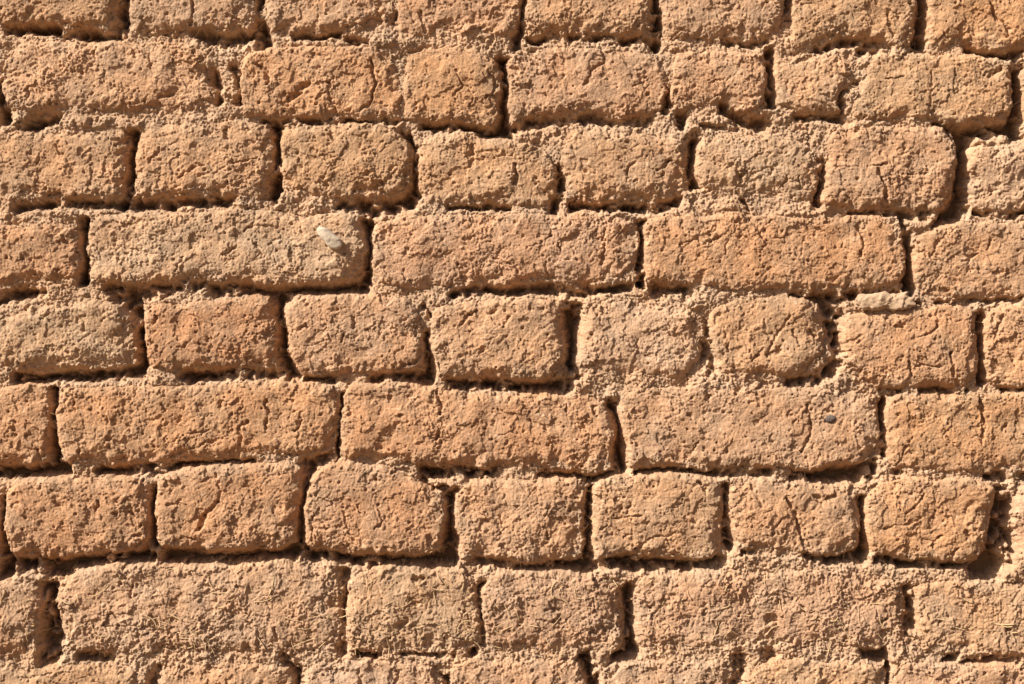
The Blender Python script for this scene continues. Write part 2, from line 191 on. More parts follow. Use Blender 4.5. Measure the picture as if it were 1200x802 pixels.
# cracks, dents and holes in the brick faces
CRACK = [
([(472,64),(473,90),(471,112),(472,140)],2.2,5),([(228,-5),(230,12),(226,30)],2.5,5),([(493,15),(498,40)],3.5,6),([(985,36),(972,48),(960,56)],2.5,4),([(1158,5),(1170,22),(1182,38)],2.5,5),([(1042,20),(1048,42)],2.5,5),
([(155,58),(160,70)],2.5,3),([(175,55),(181,85)],2,2.5),([(60,105),(75,112)],2,2),([(190,118),(205,110)],3,4),([(110,60),(112,72)],2,3),
([(303,77),(315,85),(314,98)],3,6),([(435,70),(438,95),(437,115),(424,130)],2.5,6),([(384,96),(388,112),(394,130)],2,4),([(362,100),(350,110),(336,122)],4,6),([(391,93)],3.5,4),
([(533,82),(542,103),(530,114)],2,4),([(540,98),(555,113),(548,125)],1.6,3.5),([(574,82),(581,103),(570,115)],1.8,4),([(478,85),(472,70)],2,4),
([(706,60),(712,72),(697,82),(690,95),(684,100)],2,4),([(618,64),(635,88)],1.6,3),([(745,100),(760,94)],1.4,2.5),([(655,62),(660,80)],2,2.5),
([(855,90),(830,98)],1.6,2.5),([(1040,95),(1058,91)],1.5,4),([(1092,85),(1090,108),(1088,125)],1.6,2.5),([(1172,80),(1163,90)],3.5,5),([(1050,64),(1063,70)],2,3),([(985,97),(1002,88)],2,3),
([(98,200),(104,182)],2,4),([(66,170),(72,180)],2.5,3),([(35,205),(50,215)],2,2.5),([(268,165),(266,154)],3.5,6),([(212,208),(235,196)],2.5,4),([(180,190),(190,176)],2,3),([(240,225),(270,214)],2,3),([(262,193),(300,185)],1.6,2),
([(378,210),(382,222)],4,4),([(388,155),(392,164)],3,4),([(352,188),(360,200)],2.5,2.5),([(505,206),(512,206)],2,3),([(554,172),(552,196)],4,5),([(605,195),(604,215)],3,6),
([(720,250),(716,262)],2,3),([(735,205),(742,190)],2,3),([(768,200),(790,188)],2,3.5),([(864,200),(868,208)],4,6),([(915,225),(922,205)],2,4),([(937,225),(937,208)],1.5,3),([(895,200),(912,193)],2,3),
([(1030,196),(1035,218),(1037,244)],2.6,6),([(1018,194),(1041,189)],2,4),([(1063,205),(1085,203)],1.6,3),([(1160,225),(1172,218)],4,3),([(1000,240),(990,228)],2,3),
([(12,272),(8,280)],3,4),([(75,275),(82,290)],3,4),([(8,300)],3.5,5),([(140,270),(152,262),(170,260)],2,3),([(150,290),(185,300)],1.6,2.5),([(262,300),(278,290)],2.5,4),([(290,270),(298,262)],2.5,4),([(213,300),(207,318)],2,3),([(320,288),(330,280)],2,3),([(300,285),(305,300)],3,4),
([(708,262),(707,305)],1.8,4),([(745,265),(748,300)],2,3),([(655,282),(657,292)],2,4),([(545,280),(552,276)],3,4),([(580,305),(600,312)],2,3),([(632,285),(615,292)],1.5,2.5),([(640,310),(642,320)],2,3.5),
([(876,256),(890,270),(896,285)],2,4),([(1005,266),(1011,290),(1009,310)],2,5),([(832,280),(842,277)],2.5,4),([(795,285),(815,282)],1.6,3),([(905,278),(940,270)],1.4,2.5),([(850,300),(855,285)],1.6,3),
([(1130,305),(1143,300)],3,5),([(1160,280),(1155,298)],1.6,3),([(1100,285),(1090,300)],2,3),
([(95,380),(97,388)],2.5,4),([(52,375),(60,370)],2,2.5),([(183,370),(184,380)],2.5,4),([(218,384),(228,382)],2,3),([(178,396),(183,392)],2,3),([(213,410),(222,405)],3,3),
([(350,386),(358,380)],3,5),([(402,400),(406,392)],2.5,5),([(415,375),(418,382)],2.5,4),([(383,394),(386,400)],1.8,3),([(447,439),(470,430),(487,424),(494,410)],2.2,5),([(360,410),(375,400)],1.5,2),
([(537,382),(548,372),(560,366)],2.5,4),([(578,370),(586,360)],3,5),([(565,408),(563,415)],2,3),([(520,405),(530,420)],1.6,2),([(634,364),(638,368)],3,4),([(595,375),(590,385)],2.5,3),
([(905,418),(915,410)],4,5),([(848,390),(850,398)],2,3),([(895,412),(880,424)],2,4),([(852,406),(855,411)],2.4,6),([(930,388),(940,408)],2,4),([(948,390),(955,392)],3,5),([(900,420),(907,400),(925,370)],2.5,4),
([(1098,385),(1088,392),(1068,400)],2.2,5),([(1066,428),(1070,442)],2,5),([(1068,430),(1100,430)],1.5,4),([(1112,414),(1114,438),(1122,452)],2.5,5),([(1048,382),(1060,382)],3,4),([(1100,362),(1098,385)],1.6,3),([(1022,410),(1002,398)],1.6,3),([(1140,380),(1148,400)],2.5,4),
([(1182,415),(1186,430)],2,3),([(1175,372),(1168,390)],3,4),
([(52,487),(58,478)],2,2),([(14,498),(17,502)],3,4),([(86,470),(88,478)],3,5),([(122,485),(126,492)],3,5),([(150,502),(152,508)],2.5,4),([(130,515),(140,525)],4,4),([(192,475),(194,480)],2,4),([(282,520),(284,505),(292,495)],2.5,5),([(313,468),(316,484),(310,500)],2.5,5),([(200,532),(240,520),(275,508)],1.8,3),([(92,528),(94,540)],2.5,4),([(205,515),(245,503)],1.5,2.5),([(355,492),(345,505)],1.8,4),([(258,472),(260,480)],2,3),([(375,528),(382,530)],4,5),
([(514,462),(516,486)],3,7),([(455,470),(458,464)],3.5,4),([(468,488),(476,496)],4,5),([(517,505),(512,514)],3.5,6),([(560,490),(555,500)],2,3),([(662,475),(662,482)],2.5,6),([(695,480),(697,486)],3,6),([(620,490),(640,505)],2,3),([(575,510),(580,520)],2.5,4),([(640,525),(655,520)],2,3),
([(742,515),(745,522)],2,4),([(805,485),(808,488)],3,4),([(828,464),(830,466)],2.5,6),([(820,515),(810,530)],1.5,3),([(950,476),(955,500),(946,520),(938,525)],2.6,5),([(930,498),(935,492)],2,3),([(972,491)],5,5),([(1000,498),(1012,499)],1.4,2),([(878,540),(875,555)],2,4),([(928,478),(927,488)],1.5,3),
([(1153,465),(1155,500),(1152,518)],3.5,9),([(1110,510),(1115,518)],2,3),([(1065,520),(1070,515)],2,4),([(1180,495),(1175,505)],2,3),([(1060,535),(1062,525)],2,4),
([(66,588),(70,592)],4,5),([(134,600),(138,606)],3.5,6),([(153,602),(158,606)],2.5,4),([(115,588),(113,595)],2,4),([(18,595),(26,588)],2,4),([(155,630),(165,628)],2,3),
([(254,588),(245,604),(234,622)],4,6),([(255,556),(258,572),(255,590)],2.2,4),([(200,592),(212,588)],2,4),([(213,630),(232,634)],2,5),([(240,565),(248,560)],2,3),
([(400,595),(408,620)],2,4),([(445,596),(452,608),(438,620)],1.6,4),([(420,590),(424,605)],1.6,2.5),([(505,630),(508,640)],6,4),([(370,600),(366,625)],1.6,3),([(457,555),(470,552)],3,5),([(440,565),(438,562)],3,4),
([(560,620),(570,612)],4,4),([(590,640),(595,645)],3,4),([(642,623),(644,630)],2.5,5),([(545,592),(543,602)],1.6,3),([(585,605),(588,618)],1.6,3),([(675,585),(668,598)],3,4),([(640,600),(645,590)],2,3),
([(722,586),(726,598)],3,4),([(735,590),(733,600)],2.5,4),([(720,608),(752,603)],1.5,3.5),([(745,640),(775,628)],1.8,4),([(803,605),(806,608)],3.5,-3),([(818,567),(822,570)],3,6),([(704,620),(714,616)],1.5,3),([(730,632),(742,626)],1.6,3),
([(922,585),(932,607),(943,632),(948,646)],2.6,9),([(955,580),(965,590),(980,580)],4,4),([(905,618),(912,628)],2,3),([(885,572),(892,590)],3.5,4),([(915,612),(905,622)],1.6,3),
([(1062,602),(1075,590),(1085,580)],1.8,3.5),([(1038,622),(1060,614),(1076,606)],1.8,3.5),([(1090,642),(1096,634),(1104,628)],2.5,5),([(1118,650),(1122,645)],2.5,4),([(1130,622),(1136,630)],4,5),([(1140,590),(1130,600)],5,3),([(1050,582),(1058,588)],2,3),
([(388,686),(396,702),(376,710)],10,8),([(400,690),(402,710)],4,4),([(85,712),(92,716)],4,4),([(153,684),(155,700)],2,5),([(176,720),(190,735)],2.5,4),([(240,690),(246,686)],3,4),([(278,688),(284,690)],4,5),([(130,718),(140,728)],1.6,3),([(270,765),(258,770)],4,5),([(320,735),(322,752)],3,5),
([(486,678),(494,678)],5,8),([(486,702),(490,706)],4,5),([(470,732),(478,726)],5,5),([(560,690),(562,712)],4,5),([(520,745),(524,755)],4,5),([(455,745),(470,742)],2,3),
([(780,708),(785,703)],6,5),([(765,722),(775,712)],2.5,4),([(640,715),(655,714)],3,4),([(610,730),(612,726)],5,4),([(720,700),(726,730)],6,5),([(822,720),(826,715)],4,4),([(835,716),(855,713)],1.5,-1.5),([(835,725),(838,740),(842,726)],1.6,3),
([(900,730),(908,728)],6,6),([(914,698),(917,706)],3,4),([(940,705),(944,718)],2,4),([(905,760),(930,758)],2,4),([(1042,686),(1045,682)],3,4),([(1035,730),(1045,720)],3,5),([(1055,700),(1060,740)],7,6),([(1040,745),(1050,760)],8,5),([(1185,738),(1190,742)],3.5,7),([(1100,728),(1108,732)],2,3),([(1175,715),(1174,705)],2,3),
([(20,795),(60,790)],2,3),([(420,790),(425,800)],3,4),([(470,790),(462,800)],2,4),
]
# lumps of mortar and chips pressed into the joints: (x, y, rx, ry, height, turn)
LUMP = [(112,144,20,7,3.5,0),(78,147,9,7,3,0),(150,146,13,8,2.5,0),(210,141,30,6,1.5,0),(267,100,9,22,3,-.15),(300,86,12,20,2,.2),(382,51,28,5,4.5,.03),(450,47,12,7,3,0),(292,237,14,9,3.5,0),
(335,240,14,10,3,.3),(360,244,18,7,2.5,0),(842,241,24,7,3,0),(945,246,30,5,2.5,0),(1085,261,25,9,4,.1),(1191,162,9,6,4,0),(1160,160,22,8,2,0),(1040,256,8,8,2.5,0),(515,563,17,8,2.5,.15),
(40,672,12,8,3,0),(1185,676,10,8,3,0),(1193,584,9,10,3.5,0),(800,352,18,5,3,.4),(770,365,14,6,2,0),(700,357,30,6,1.5,0),(130,245,14,5,3.5,-.1),(145,225,6,12,3,.2),(85,252,25,4,2,0),
(520,352,20,6,2,-.1),(585,345,14,5,2,0),(715,462,6,8,2.5,0),(722,465,4,8,3,0),(712,250,30,5,1.5,0),(785,248,12,8,2.5,0),(490,250,14,8,2.5,-.4),(545,250,25,4,1.5,0),(460,558,30,6,2,.1),(480,553,14,6,3,.2),
(735,535,6,14,2,0),(734,556,14,7,2.5,0),(1040,562,14,6,2.5,0),(985,570,14,7,2,0),(880,345,25,6,1,0),(840,60,35,6,2,0),(790,55,14,6,2.5,0),(930,52,10,9,3,0),(620,52,18,6,2,0),(750,52,20,5,2,0),
(15,150,16,8,2.5,0),(880,465,12,14,1.5,0),(835,450,14,8,2,0),(985,450,8,14,2,0),(355,445,14,7,2,0),(195,445,20,6,2,0),(120,452,25,5,1.5,0),(720,672,16,6,2,0),(540,657,8,8,3,.3),(860,655,10,10,2.5,0),
(935,660,30,7,1.5,.1),(150,660,20,8,2,0),(280,660,30,8,2,0),(430,660,25,7,2,0),(650,250,14,6,2.5,0),(170,256,10,6,2,0),(1100,150,20,6,1.5,0),(1020,148,25,6,1.5,0),(575,155,12,10,-1,0),(955,150,12,12,1,0)]

# colour patches that belong to the clay itself: (x, y, rx, ry, tint, strength)
PATCH = [(130,265,24,12,'o',.8),(140,285,30,18,'p',.5),(290,215,20,14,'t',.3),(270,248,25,8,'p',.4),(360,80,28,16,'p',.6),(640,180,18,14,'p',.8),(665,200,14,40,'p',.5),(855,170,30,20,'p',.6),(925,120,16,30,'p',.7),(715,300,40,18,'p',.35),
(845,238,22,6,'o',.8),(1090,260,22,8,'o',.3),(1050,300,90,12,'o',.3),(880,270,80,20,'o',.5),(165,400,10,40,'o',.8),(380,600,16,45,'p',.5),(20,360,40,30,'p',.5),(440,560,40,14,'p',.4),(620,600,30,20,'o',.25),(630,640,10,25,'o',.5),
(760,690,25,14,'p',.5),(430,690,25,40,'p',.5),(840,690,25,8,'o',.6),(910,690,60,20,'t',.4),(120,690,50,20,'p',.6),(260,690,40,20,'p',.4),(1090,700,30,25,'p',.5),(720,500,30,50,'p',.35),(770,505,45,25,'p',.4),(1000,520,40,18,'o',.6),
(815,510,28,12,'o',.6),(1180,540,40,20,'o',.6),(1100,570,50,12,'p',.5),(500,700,120,80,'s',.3),(960,600,30,30,'o',.3),(1100,600,30,20,'o',.5),(890,600,20,40,'o',.5),(525,440,60,6,'p',.3),(560,560,40,8,'p',.6),(80,560,60,8,'p',.6),(210,550,40,8,'p',.5),
(420,720,10,60,'p',.3),(610,120,14,40,'p',.4),(1000,400,14,40,'p',.5),(1010,440,40,14,'p',.4),(700,400,30,40,'p',.4),(240,560,40,30,'o',.4),(90,610,70,30,'o',.3),(1155,190,20,20,'p',.5),(1180,210,20,20,'o',.3)]

TINT = {'t': (.470,.288,.171), 'o': (.466,.268,.149), 'r': (.454,.254,.136), 'p': (.480,.318,.202), 's': (.468,.300,.184)}
TINT = {k: np.array((.915, .899, .880), np.float32) * np.array(v, np.float32) for k, v in TINT.items()}
MORTAR_COL = np.array((.441,.289,.181), np.float32)

# ---------------------------------------------------------------- fields over the whole face
gx = np.arange(X0, X1, STEP); gy = np.arange(Y0, Y1, STEP)
NX, NY = len(gx), len(gy)
X, Y = np.meshgrid(gx, gy)
P = lambda lam, seed, ax=1.0, rot=0.0: perlin(X, Y, lam, seed, ax, rot)

def draw(acc, pts, w, depth, mode='sub', rough=None):
    """press (or raise) a polyline into a field; the width wanders a little"""
    pts = np.array(pts, float)
    m = w * 2.6 + 3
    i0 = max(0, int((pts[:, 0].min() - m - X0) / STEP)); i1 = min(NX, int((pts[:, 0].max() + m - X0) / STEP) + 2)
    j0 = max(0, int((pts[:, 1].min() - m - Y0) / STEP)); j1 = min(NY, int((pts[:, 1].max() + m - Y0) / STEP) + 2)
    if i1 <= i0 or j1 <= j0: return
    x = XW[j0:j1, i0:i1] if rough is None else X[j0:j1, i0:i1] + rough * (XW[j0:j1, i0:i1] - X[j0:j1, i0:i1])
    y = YW[j0:j1, i0:i1] if rough is None else Y[j0:j1, i0:i1] + rough * (YW[j0:j1, i0:i1] - Y[j0:j1, i0:i1])
    d = np.full(x.shape, 1e9)
    if len(pts) == 1:
        d = np.hypot(x - pts[0, 0], y - pts[0, 1])
    for a, b in zip(pts[:-1], pts[1:]):
        ab = b - a; t = np.clip(((x - a[0]) * ab[0] + (y - a[1]) * ab[1]) / max(ab @ ab, 1e-6), 0, 1)
        d = np.minimum(d, np.hypot(x - a[0] - t * ab[0], y - a[1] - t * ab[1]))
    k = 1 - sstep(w * (.1 if mode == 'max' else .35), w * (1.4 if mode == 'max' else 1.25), d)
    sl = np.s_[j0:j1, i0:i1]
    if mode == 'sub':
        acc[sl] -= depth * k
    else:
        acc[sl] = np.maximum(acc[sl], depth * k)

warpx = 3.2 * P(42, 1) + 2.0 * P(13, 2) + 1.3 * P(5.5, 3) + .7 * P(2.8, 4)
warpy = 3.2 * P(42, 5) + 2.0 * P(13, 6) + 1.3 * P(5.5, 7) + .7 * P(2.8, 8)
XW = (X + warpx).astype(np.float32); YW = (Y + warpy).astype(np.float32)

big = 3.2 * P(75, 10) + 3.2 * P(34, 11)
mid = 1.6 * P(20, 12) + .4 * P(9.5, 13)
fine = .42 * P(5.2, 14) + .70 * P(3.1, 15) + .92 * P(2.0, 16)
# trowelled, slightly stringy grain running up to the right
grain = (.85 * P(4.2, 17, 3.4, -0.6) + .7 * P(3.2, 18, 3.8, 0.35) + .6 * P(3.4, 19, 3.2, 1.35)) * (1 + .8 * P(40, 144))
wd, wv = worley(XW, YW, 6.2, 20)
crumb = np.clip(1 - (wd / .62) ** 2, 0, 1) * (.35 + wv)
wd2, wv2 = worley(XW, YW, 3.6, 24)
crumb2 = np.clip(1 - (wd2 / .6) ** 2, 0, 1) * (.3 + wv2)
pd, pv = worley(X + .5 * warpx, Y + .5 * warpy, 15, 28)
pits = np.where(pv > .45, 1 - sstep(.02, .07 + .15 * pv ** 3, pd), 0) * (1.2 + 2.6 * pv)
pd2, pv2 = worley(X + .5 * warpx, Y + .5 * warpy, 7, 33)
pits2 = np.where(pv2 > .5, 1 - sstep(.04, .12 + .16 * pv2, pd2), 0) * 1.6
# flakes that broke off the faces: shallow terraces with sharp rims
fl = P(48, 40) + .45 * P(17, 41) + .22 * P(6, 42)
flake = 2.6 * sstep(.30, .36, fl) + 2.0 * sstep(-.42, -.37, fl) - 2.0
fl2 = P(24, 43) + .5 * P(8, 44) + .2 * P(3.5, 45)
flake2 = 1.2 * sstep(.28, .36, fl2)
roughmap = np.clip(.32 + 1.5 * P(60, 46) + 1.0 * P(22, 47), .05, 1.9)

# clods: every cell of a scattered pattern leans its own way
def facets(lam, seed):
    xs = (X + 1.6 * warpx) / lam; ys = (Y + 1.6 * warpy) / lam
    ix = np.floor(xs).astype(np.int64); iy = np.floor(ys).astype(np.int64)
    b1 = np.full(X.shape, 9.0, np.float32); out = np.zeros(X.shape, np.float32)
    for dx in (-1, 0, 1):
        for dy in (-1, 0, 1):
            k = _h(ix + dx, iy + dy, seed); k2 = _h(ix + dx + 57, iy + dy + 91, seed + 3); k3 = _h(ix + dx + 23, iy + dy + 11, seed + 5)
            ux = (ix + dx + k / 4096.0 - xs); uy = (iy + dy + k2 / 4096.0 - ys)
            d = np.hypot(ux, uy).astype(np.float32)
            f = (_gx[k3] * ux + _gy[k3] * uy) * (.3 + k / 4096.0) * 1.6 + (k2 / 4096.0 - .5) * .55
            m = d < b1
            b1 = np.where(m, d, b1); out = np.where(m, f, out)
    return out
clod = 1.5 * facets(30, 100) + .25 * facets(12, 104) + .3 * facets(5.5, 108)

# hair cracks wandering over the faces
def ridge(lam, seed, sharp):
    n = np.abs(P(lam, seed) + .22 * P(lam * .3, seed + 1) + .1 * P(lam * .12, seed + 2))
    return 1 - sstep(.0, sharp, n)
hair = 3.2 * ridge(46, 120, .036) * sstep(-.05, .2, P(52, 124)) + 2.2 * ridge(25, 128, .045) * sstep(.0, .22, P(31, 132)) + .5 * ridge(13, 136, .09) * sstep(.1, .3, P(24, 140))

# straw imprints and chopped straw: thousands of short curved strokes
strokes = np.zeros_like(X, dtype=np.float32)
def stroke(x, y, ang, L, w, dep):
    c, s = math.cos(ang), math.sin(ang); r = L / 2 + 3
    i0 = max(0, int((x - r - X0) / STEP)); i1 = min(NX, int((x + r - X0) / STEP) + 1)
    j0 = max(0, int((y - r - Y0) / STEP)); j1 = min(NY, int((y + r - Y0) / STEP) + 1)
    if i1 - i0 < 2 or j1 - j0 < 2: return
    u = (X[j0:j1, i0:i1] - x) * c + (Y[j0:j1, i0:i1] - y) * s
    v = -(X[j0:j1, i0:i1] - x) * s + (Y[j0:j1, i0:i1] - y) * c
    v = v + (u * u) * CUR[int(abs(x * 7 + y)) % 64]
    strokes[j0:j1, i0:i1] += dep * np.exp(-(v / w) ** 2) * (1 - sstep(L * .32, L * .5, np.abs(u)))
CUR = RNG.normal(0, .012, 64)
N = 6200
px = RNG.uniform(X0, X1, N); py = RNG.uniform(Y0, Y1, N)
for k in range(N):
    a = RNG.choice([-0.65, 0.3, 1.3, RNG.uniform(0, 3.14)]) + RNG.normal(0, .3)
    L = RNG.gamma(3, 3.2) + 3
    if RNG.random() < .62: stroke(px[k], py[k], a, L, RNG.uniform(.7, 1.5), -RNG.uniform(.6, 2.3))
    else: stroke(px[k], py[k], a, L, RNG.uniform(.6, 1.1), RNG.uniform(.5, 1.3))
# rows at the foot of the face hold far more straw
for k in range(2600):
    x, y = RNG.uniform(X0, X1), RNG.normal(725, 30)
    stroke(x, y, RNG.uniform(0, 3.14), RNG.uniform(7, 20), RNG.uniform(.6, 1.0), RNG.choice([-1.5, 1.2]) * RNG.uniform(.5, 1.2))

cracks = np.zeros_like(X, dtype=np.float32)
for pts, w, dep in CRACK:
    draw(cracks, pts, w * .9, dep * .9, 'sub', 1.35)
cracks *= np.clip(.9 + .9 * P(13, 52) + .5 * P(5, 53), .15, 1.5)

lump = np.zeros_like(X, dtype=np.float32)
for (x, y, rx, ry, h, t) in LUMP:
    c, s = math.cos(t), math.sin(t)
    u = ((XW - x) * c + (YW - y) * s) / rx; v = (-(XW - x) * s + (YW - y) * c) / ry
    lump += h * np.clip(1.25 * (1 - (u ** 4 + v ** 4)), 0, 1) ** .6

crev = np.zeros_like(X, dtype=np.float32)
for pts, w, dep in CREV:
    draw(crev, pts, w * (1.35 if w < 3.4 else 1.75), dep * (1.4 if w < 3.4 else 2.1), 'max', 1.4)

wd3, wv3 = worley(XW, YW, 10.5, 150)
clot = np.clip(1 - (wd3 / .6) ** 2, 0, 1) ** .7 * (wv3 - .35)
wd4, wv4 = worley(XW, YW, 5.0, 156)
grit = np.clip(1 - (wd4 / .6) ** 2, 0, 1) * (wv4 - .2)
mortar = (-2.6 + 1.0 * big + 1.2 * mid + 1.1 * fine + .8 * grain + 1.6 * crumb * (.3 + .7 * roughmap) + 1.0 * crumb2
          + 2.6 * clot + .9 * strokes - pits * .8 - pits2 * .8 + lump - 1.0 * flake2 + 1.1 * clod)
ragged = np.clip(1 + 1.1 * P(30, 49) + .7 * P(13, 50) + .5 * P(7, 51), .2, 1.5)
inside = sstep(1.5, 7, crev)
# loose grit, clots and broken mortar lying in the joints
mortar = mortar - crev * ragged + inside * (4.0 * clot + 2.2 * grit + 2.2 * P(8, 57) + 1.4 * P(4, 58))

# ---------------------------------------------------------------- colour of the clay
c_big = P(110, 60); c_mid = P(28, 61); c_fine = P(7, 62); c_grain = P(2.6, 63); c_or = P(45, 64)
def colour(base):
    """base: (...,3) tint -> tint with the clay's own mottling"""
    v = 1 + .07 * c_big + .09 * c_mid + .11 * c_fine + .13 * c_grain
    o = np.clip(.5 + .8 * c_or + .5 * c_mid, 0, 1) - .5
    col = base * v[..., None]
    col = col * np.stack([1 + .02 * o, 1 - .05 * o, 1 - .12 * o], -1)
    speck = ((wv2 > .965) & (wd2 < .42)).astype(np.float32)[..., None]
    dark = ((wv2 < .02) & (wd2 < .36)).astype(np.float32)[..., None]
    col = col * (1 - .3 * speck) + np.array((.60, .47, .34), np.float32) * .3 * speck
    return (col * (1 - .35 * dark)).astype(np.float32)
patch_w = []
for (x, y, rx, ry, k, s) in PATCH:
    m = 2.2
    u = (XW - x + 6 * c_mid) / rx; v = (YW - y + 6 * c_fine) / ry
    patch_w.append((s * np.exp(-(u * u + v * v)) , TINT[k]))
def patched(base):
    col = np.broadcast_to(base, X.shape + (3,)).astype(np.float32).copy()
    for w, t in patch_w:
        col += (t - col) * (.75 * w[..., None]).astype(np.float32)
    return col
dust = np.clip(.35 + .9 * P(38, 66) + .5 * P(11, 67), 0, 1)[..., None].astype(np.float32)
mort_col = colour(patched(MORTAR_COL * (1 - .12 * dust) + TINT['p'] * .12 * dust))

# ---------------------------------------------------------------- materials
def node(nt, t, **kw):
    n = nt.nodes.new(t)
    for k, v in kw.items(): setattr(n, k, v)
    return n

def clay_material(name, grit=1.0, attr=True, base=(.4, .25, .14, 1)):
    m = bpy.data.materials.new(name); m.use_nodes = True
    nt = m.node_tree; bs = nt.nodes['Principled BSDF']; L = nt.links.new
    bs.inputs['Roughness'].default_value = .95
    bs.inputs['Specular IOR Level'].default_value = .12
    bs.inputs['Diffuse Roughness'].default_value = .35
    tc = node(nt, 'ShaderNodeTexCoord')
    n1 = node(nt, 'ShaderNodeTexNoise'); n1.inputs['Scale'].default_value = 620; n1.inputs['Detail'].default_value = 5; n1.inputs['Roughness'].default_value = .65
    n2 = node(nt, 'ShaderNodeTexNoise'); n2.inputs['Scale'].default_value = 140; n2.inputs['Detail'].default_value = 6
    L(tc.outputs['Object'], n1.inputs['Vector']); L(tc.outputs['Object'], n2.inputs['Vector'])
    if attr:
        a = node(nt, 'ShaderNodeAttribute'); a.attribute_name = 'clay'; src = a.outputs['Color']
    else:
        a = node(nt, 'ShaderNodeRGB'); a.outputs[0].default_value = base; src = a.outputs[0]
    r = node(nt, 'ShaderNodeMapRange'); r.inputs['From Min'].default_value = .3; r.inputs['From Max'].default_value = .7
    r.inputs['To Min'].default_value = .86; r.inputs['To Max'].default_value = 1.14
    L(n2.outputs['Fac'], r.inputs['Value'])
    r2 = node(nt, 'ShaderNodeMapRange'); r2.inputs['From Min'].default_value = .3; r2.inputs['From Max'].default_value = .7
    r2.inputs['To Min'].default_value = .9; r2.inputs['To Max'].default_value = 1.1
    L(n1.outputs['Fac'], r2.inputs['Value'])
    mu = node(nt, 'ShaderNodeMath', operation='MULTIPLY'); L(r.outputs[0], mu.inputs[0]); L(r2.outputs[0], mu.inputs[1])
    mx = node(nt, 'ShaderNodeVectorMath', operation='SCALE'); L(src, mx.inputs[0]); L(mu.outputs[0], mx.inputs['Scale'])
    L(mx.outputs[0], bs.inputs['Base Color'])
    bp = node(nt, 'ShaderNodeBump'); bp.inputs['Strength'].default_value = .85 * grit; bp.inputs['Distance'].default_value = .0009
    L(n1.outputs['Fac'], bp.inputs['Height']); L(bp.outputs[0], bs.inputs['Normal'])
    return m

M_BRICK = clay_material('sun_dried_clay')
M_MORTAR = clay_material('mud_mortar')
M_FAR = clay_material('weathered_clay', attr=True)
M_CORE = clay_material('packed_mud', attr=False, base=(.38, .24, .13, 1))
M_STRAW = clay_material('dry_straw', grit=.3, attr=False, base=(.56, .40, .22, 1))
M_CHIP = clay_material('pale_limestone', attr=False, base=(.45, .31, .20, 1))
M_PEB = clay_material('grey_beige_pebble', grit=.25, attr=False, base=(.50, .41, .31, 1))
M_DARK = clay_material('dark_grit', grit=.5, attr=False, base=(.12, .095, .08, 1))
M_GROUND = clay_material('dry_earth', attr=False, base=(.22, .14, .08, 1))

# ---------------------------------------------------------------- mesh building
def grid_mesh(name, xs, ys, h, keep, col, mat, parent=None, origin=None):
    """a relief sheet over the grid (h in u); only the cells marked in keep are built"""
    ny, nx = h.shape
    idx = np.arange(ny * nx).reshape(ny, nx)
    q = np.stack([idx[:-1, :-1], idx[1:, :-1], idx[1:, 1:], idx[:-1, 1:]], -1)[keep]
    used = np.unique(q)
    remap = np.zeros(ny * nx, np.int64); remap[used] = np.arange(len(used))
    q = remap[q].astype(np.int32)
    co = to_world(xs, ys, h).reshape(-1, 3)[used]
    org = np.array(origin) if origin is not None else np.zeros(3)
    co = (co - org).astype(np.float32)
    me = bpy.data.meshes.new(name)
    me.vertices.add(len(co)); me.vertices.foreach_set('co', co.ravel())
    me.loops.add(q.size); me.loops.foreach_set('vertex_index', q.ravel())
    me.polygons.add(len(q)); me.polygons.foreach_set('loop_start', np.arange(0, q.size, 4, dtype=np.int32))
    if col is not None:
        at = me.attributes.new('clay', 'FLOAT_COLOR', 'POINT')
        c4 = np.ones((len(co), 4), np.float32); c4[:, :3] = col.reshape(-1, 3)[used]
        at.data.foreach_set('color', c4.ravel())
    me.update(calc_edges=True)
    me.polygons.foreach_set('use_smooth', np.ones(len(q), bool))
    me.materials.append(mat)
    o = bpy.data.objects.new(name, me); scene.collection.objects.link(o)
    o.location = org
    if parent is not None:
        o.parent = parent
        o.location = org - np.array(parent.location)
    return o

def chaikin(p, n=2):
    p = np.array(p, float)
    for _ in range(n):
        a = p * .78 + np.roll(p, -1, 0) * .22; b = p * .22 + np.roll(p, -1, 0) * .78
        p = np.stack([a, b], 1).reshape(-1, 2)
    return p

def sdf(p, x, y):
    """signed distance to a closed outline, positive inside"""
    d = np.full(x.shape, 1e9, np.float32); ins = np.zeros(x.shape, bool)
    for a, b in zip(p, np.roll(p, -1, 0)):
        ab = b - a
        t = np.clip(((x - a[0]) * ab[0] + (y - a[1]) * ab[1]) / max(ab @ ab, 1e-9), 0, 1)
        d = np.minimum(d, np.hypot(x - a[0] - t * ab[0], y - a[1] - t * ab[1]))
        if a[1] != b[1]:
            c = ((a[1] > y) != (b[1] > y)) & (x < (b[0] - a[0]) * (y - a[1]) / (b[1] - a[1]) + a[0])
            ins ^= c
    return np.where(ins, d, -d)

wall = bpy.data.objects.new('mud_brick_wall', None); scene.collection.objects.link(wall)
wall.location = (0, 0, 0)
wall['label'] = 'weathered sunlit wall of tan and orange mud bricks with crumbling earth mortar'
wall['category'] = 'wall'; wall['kind'] = 'thing'

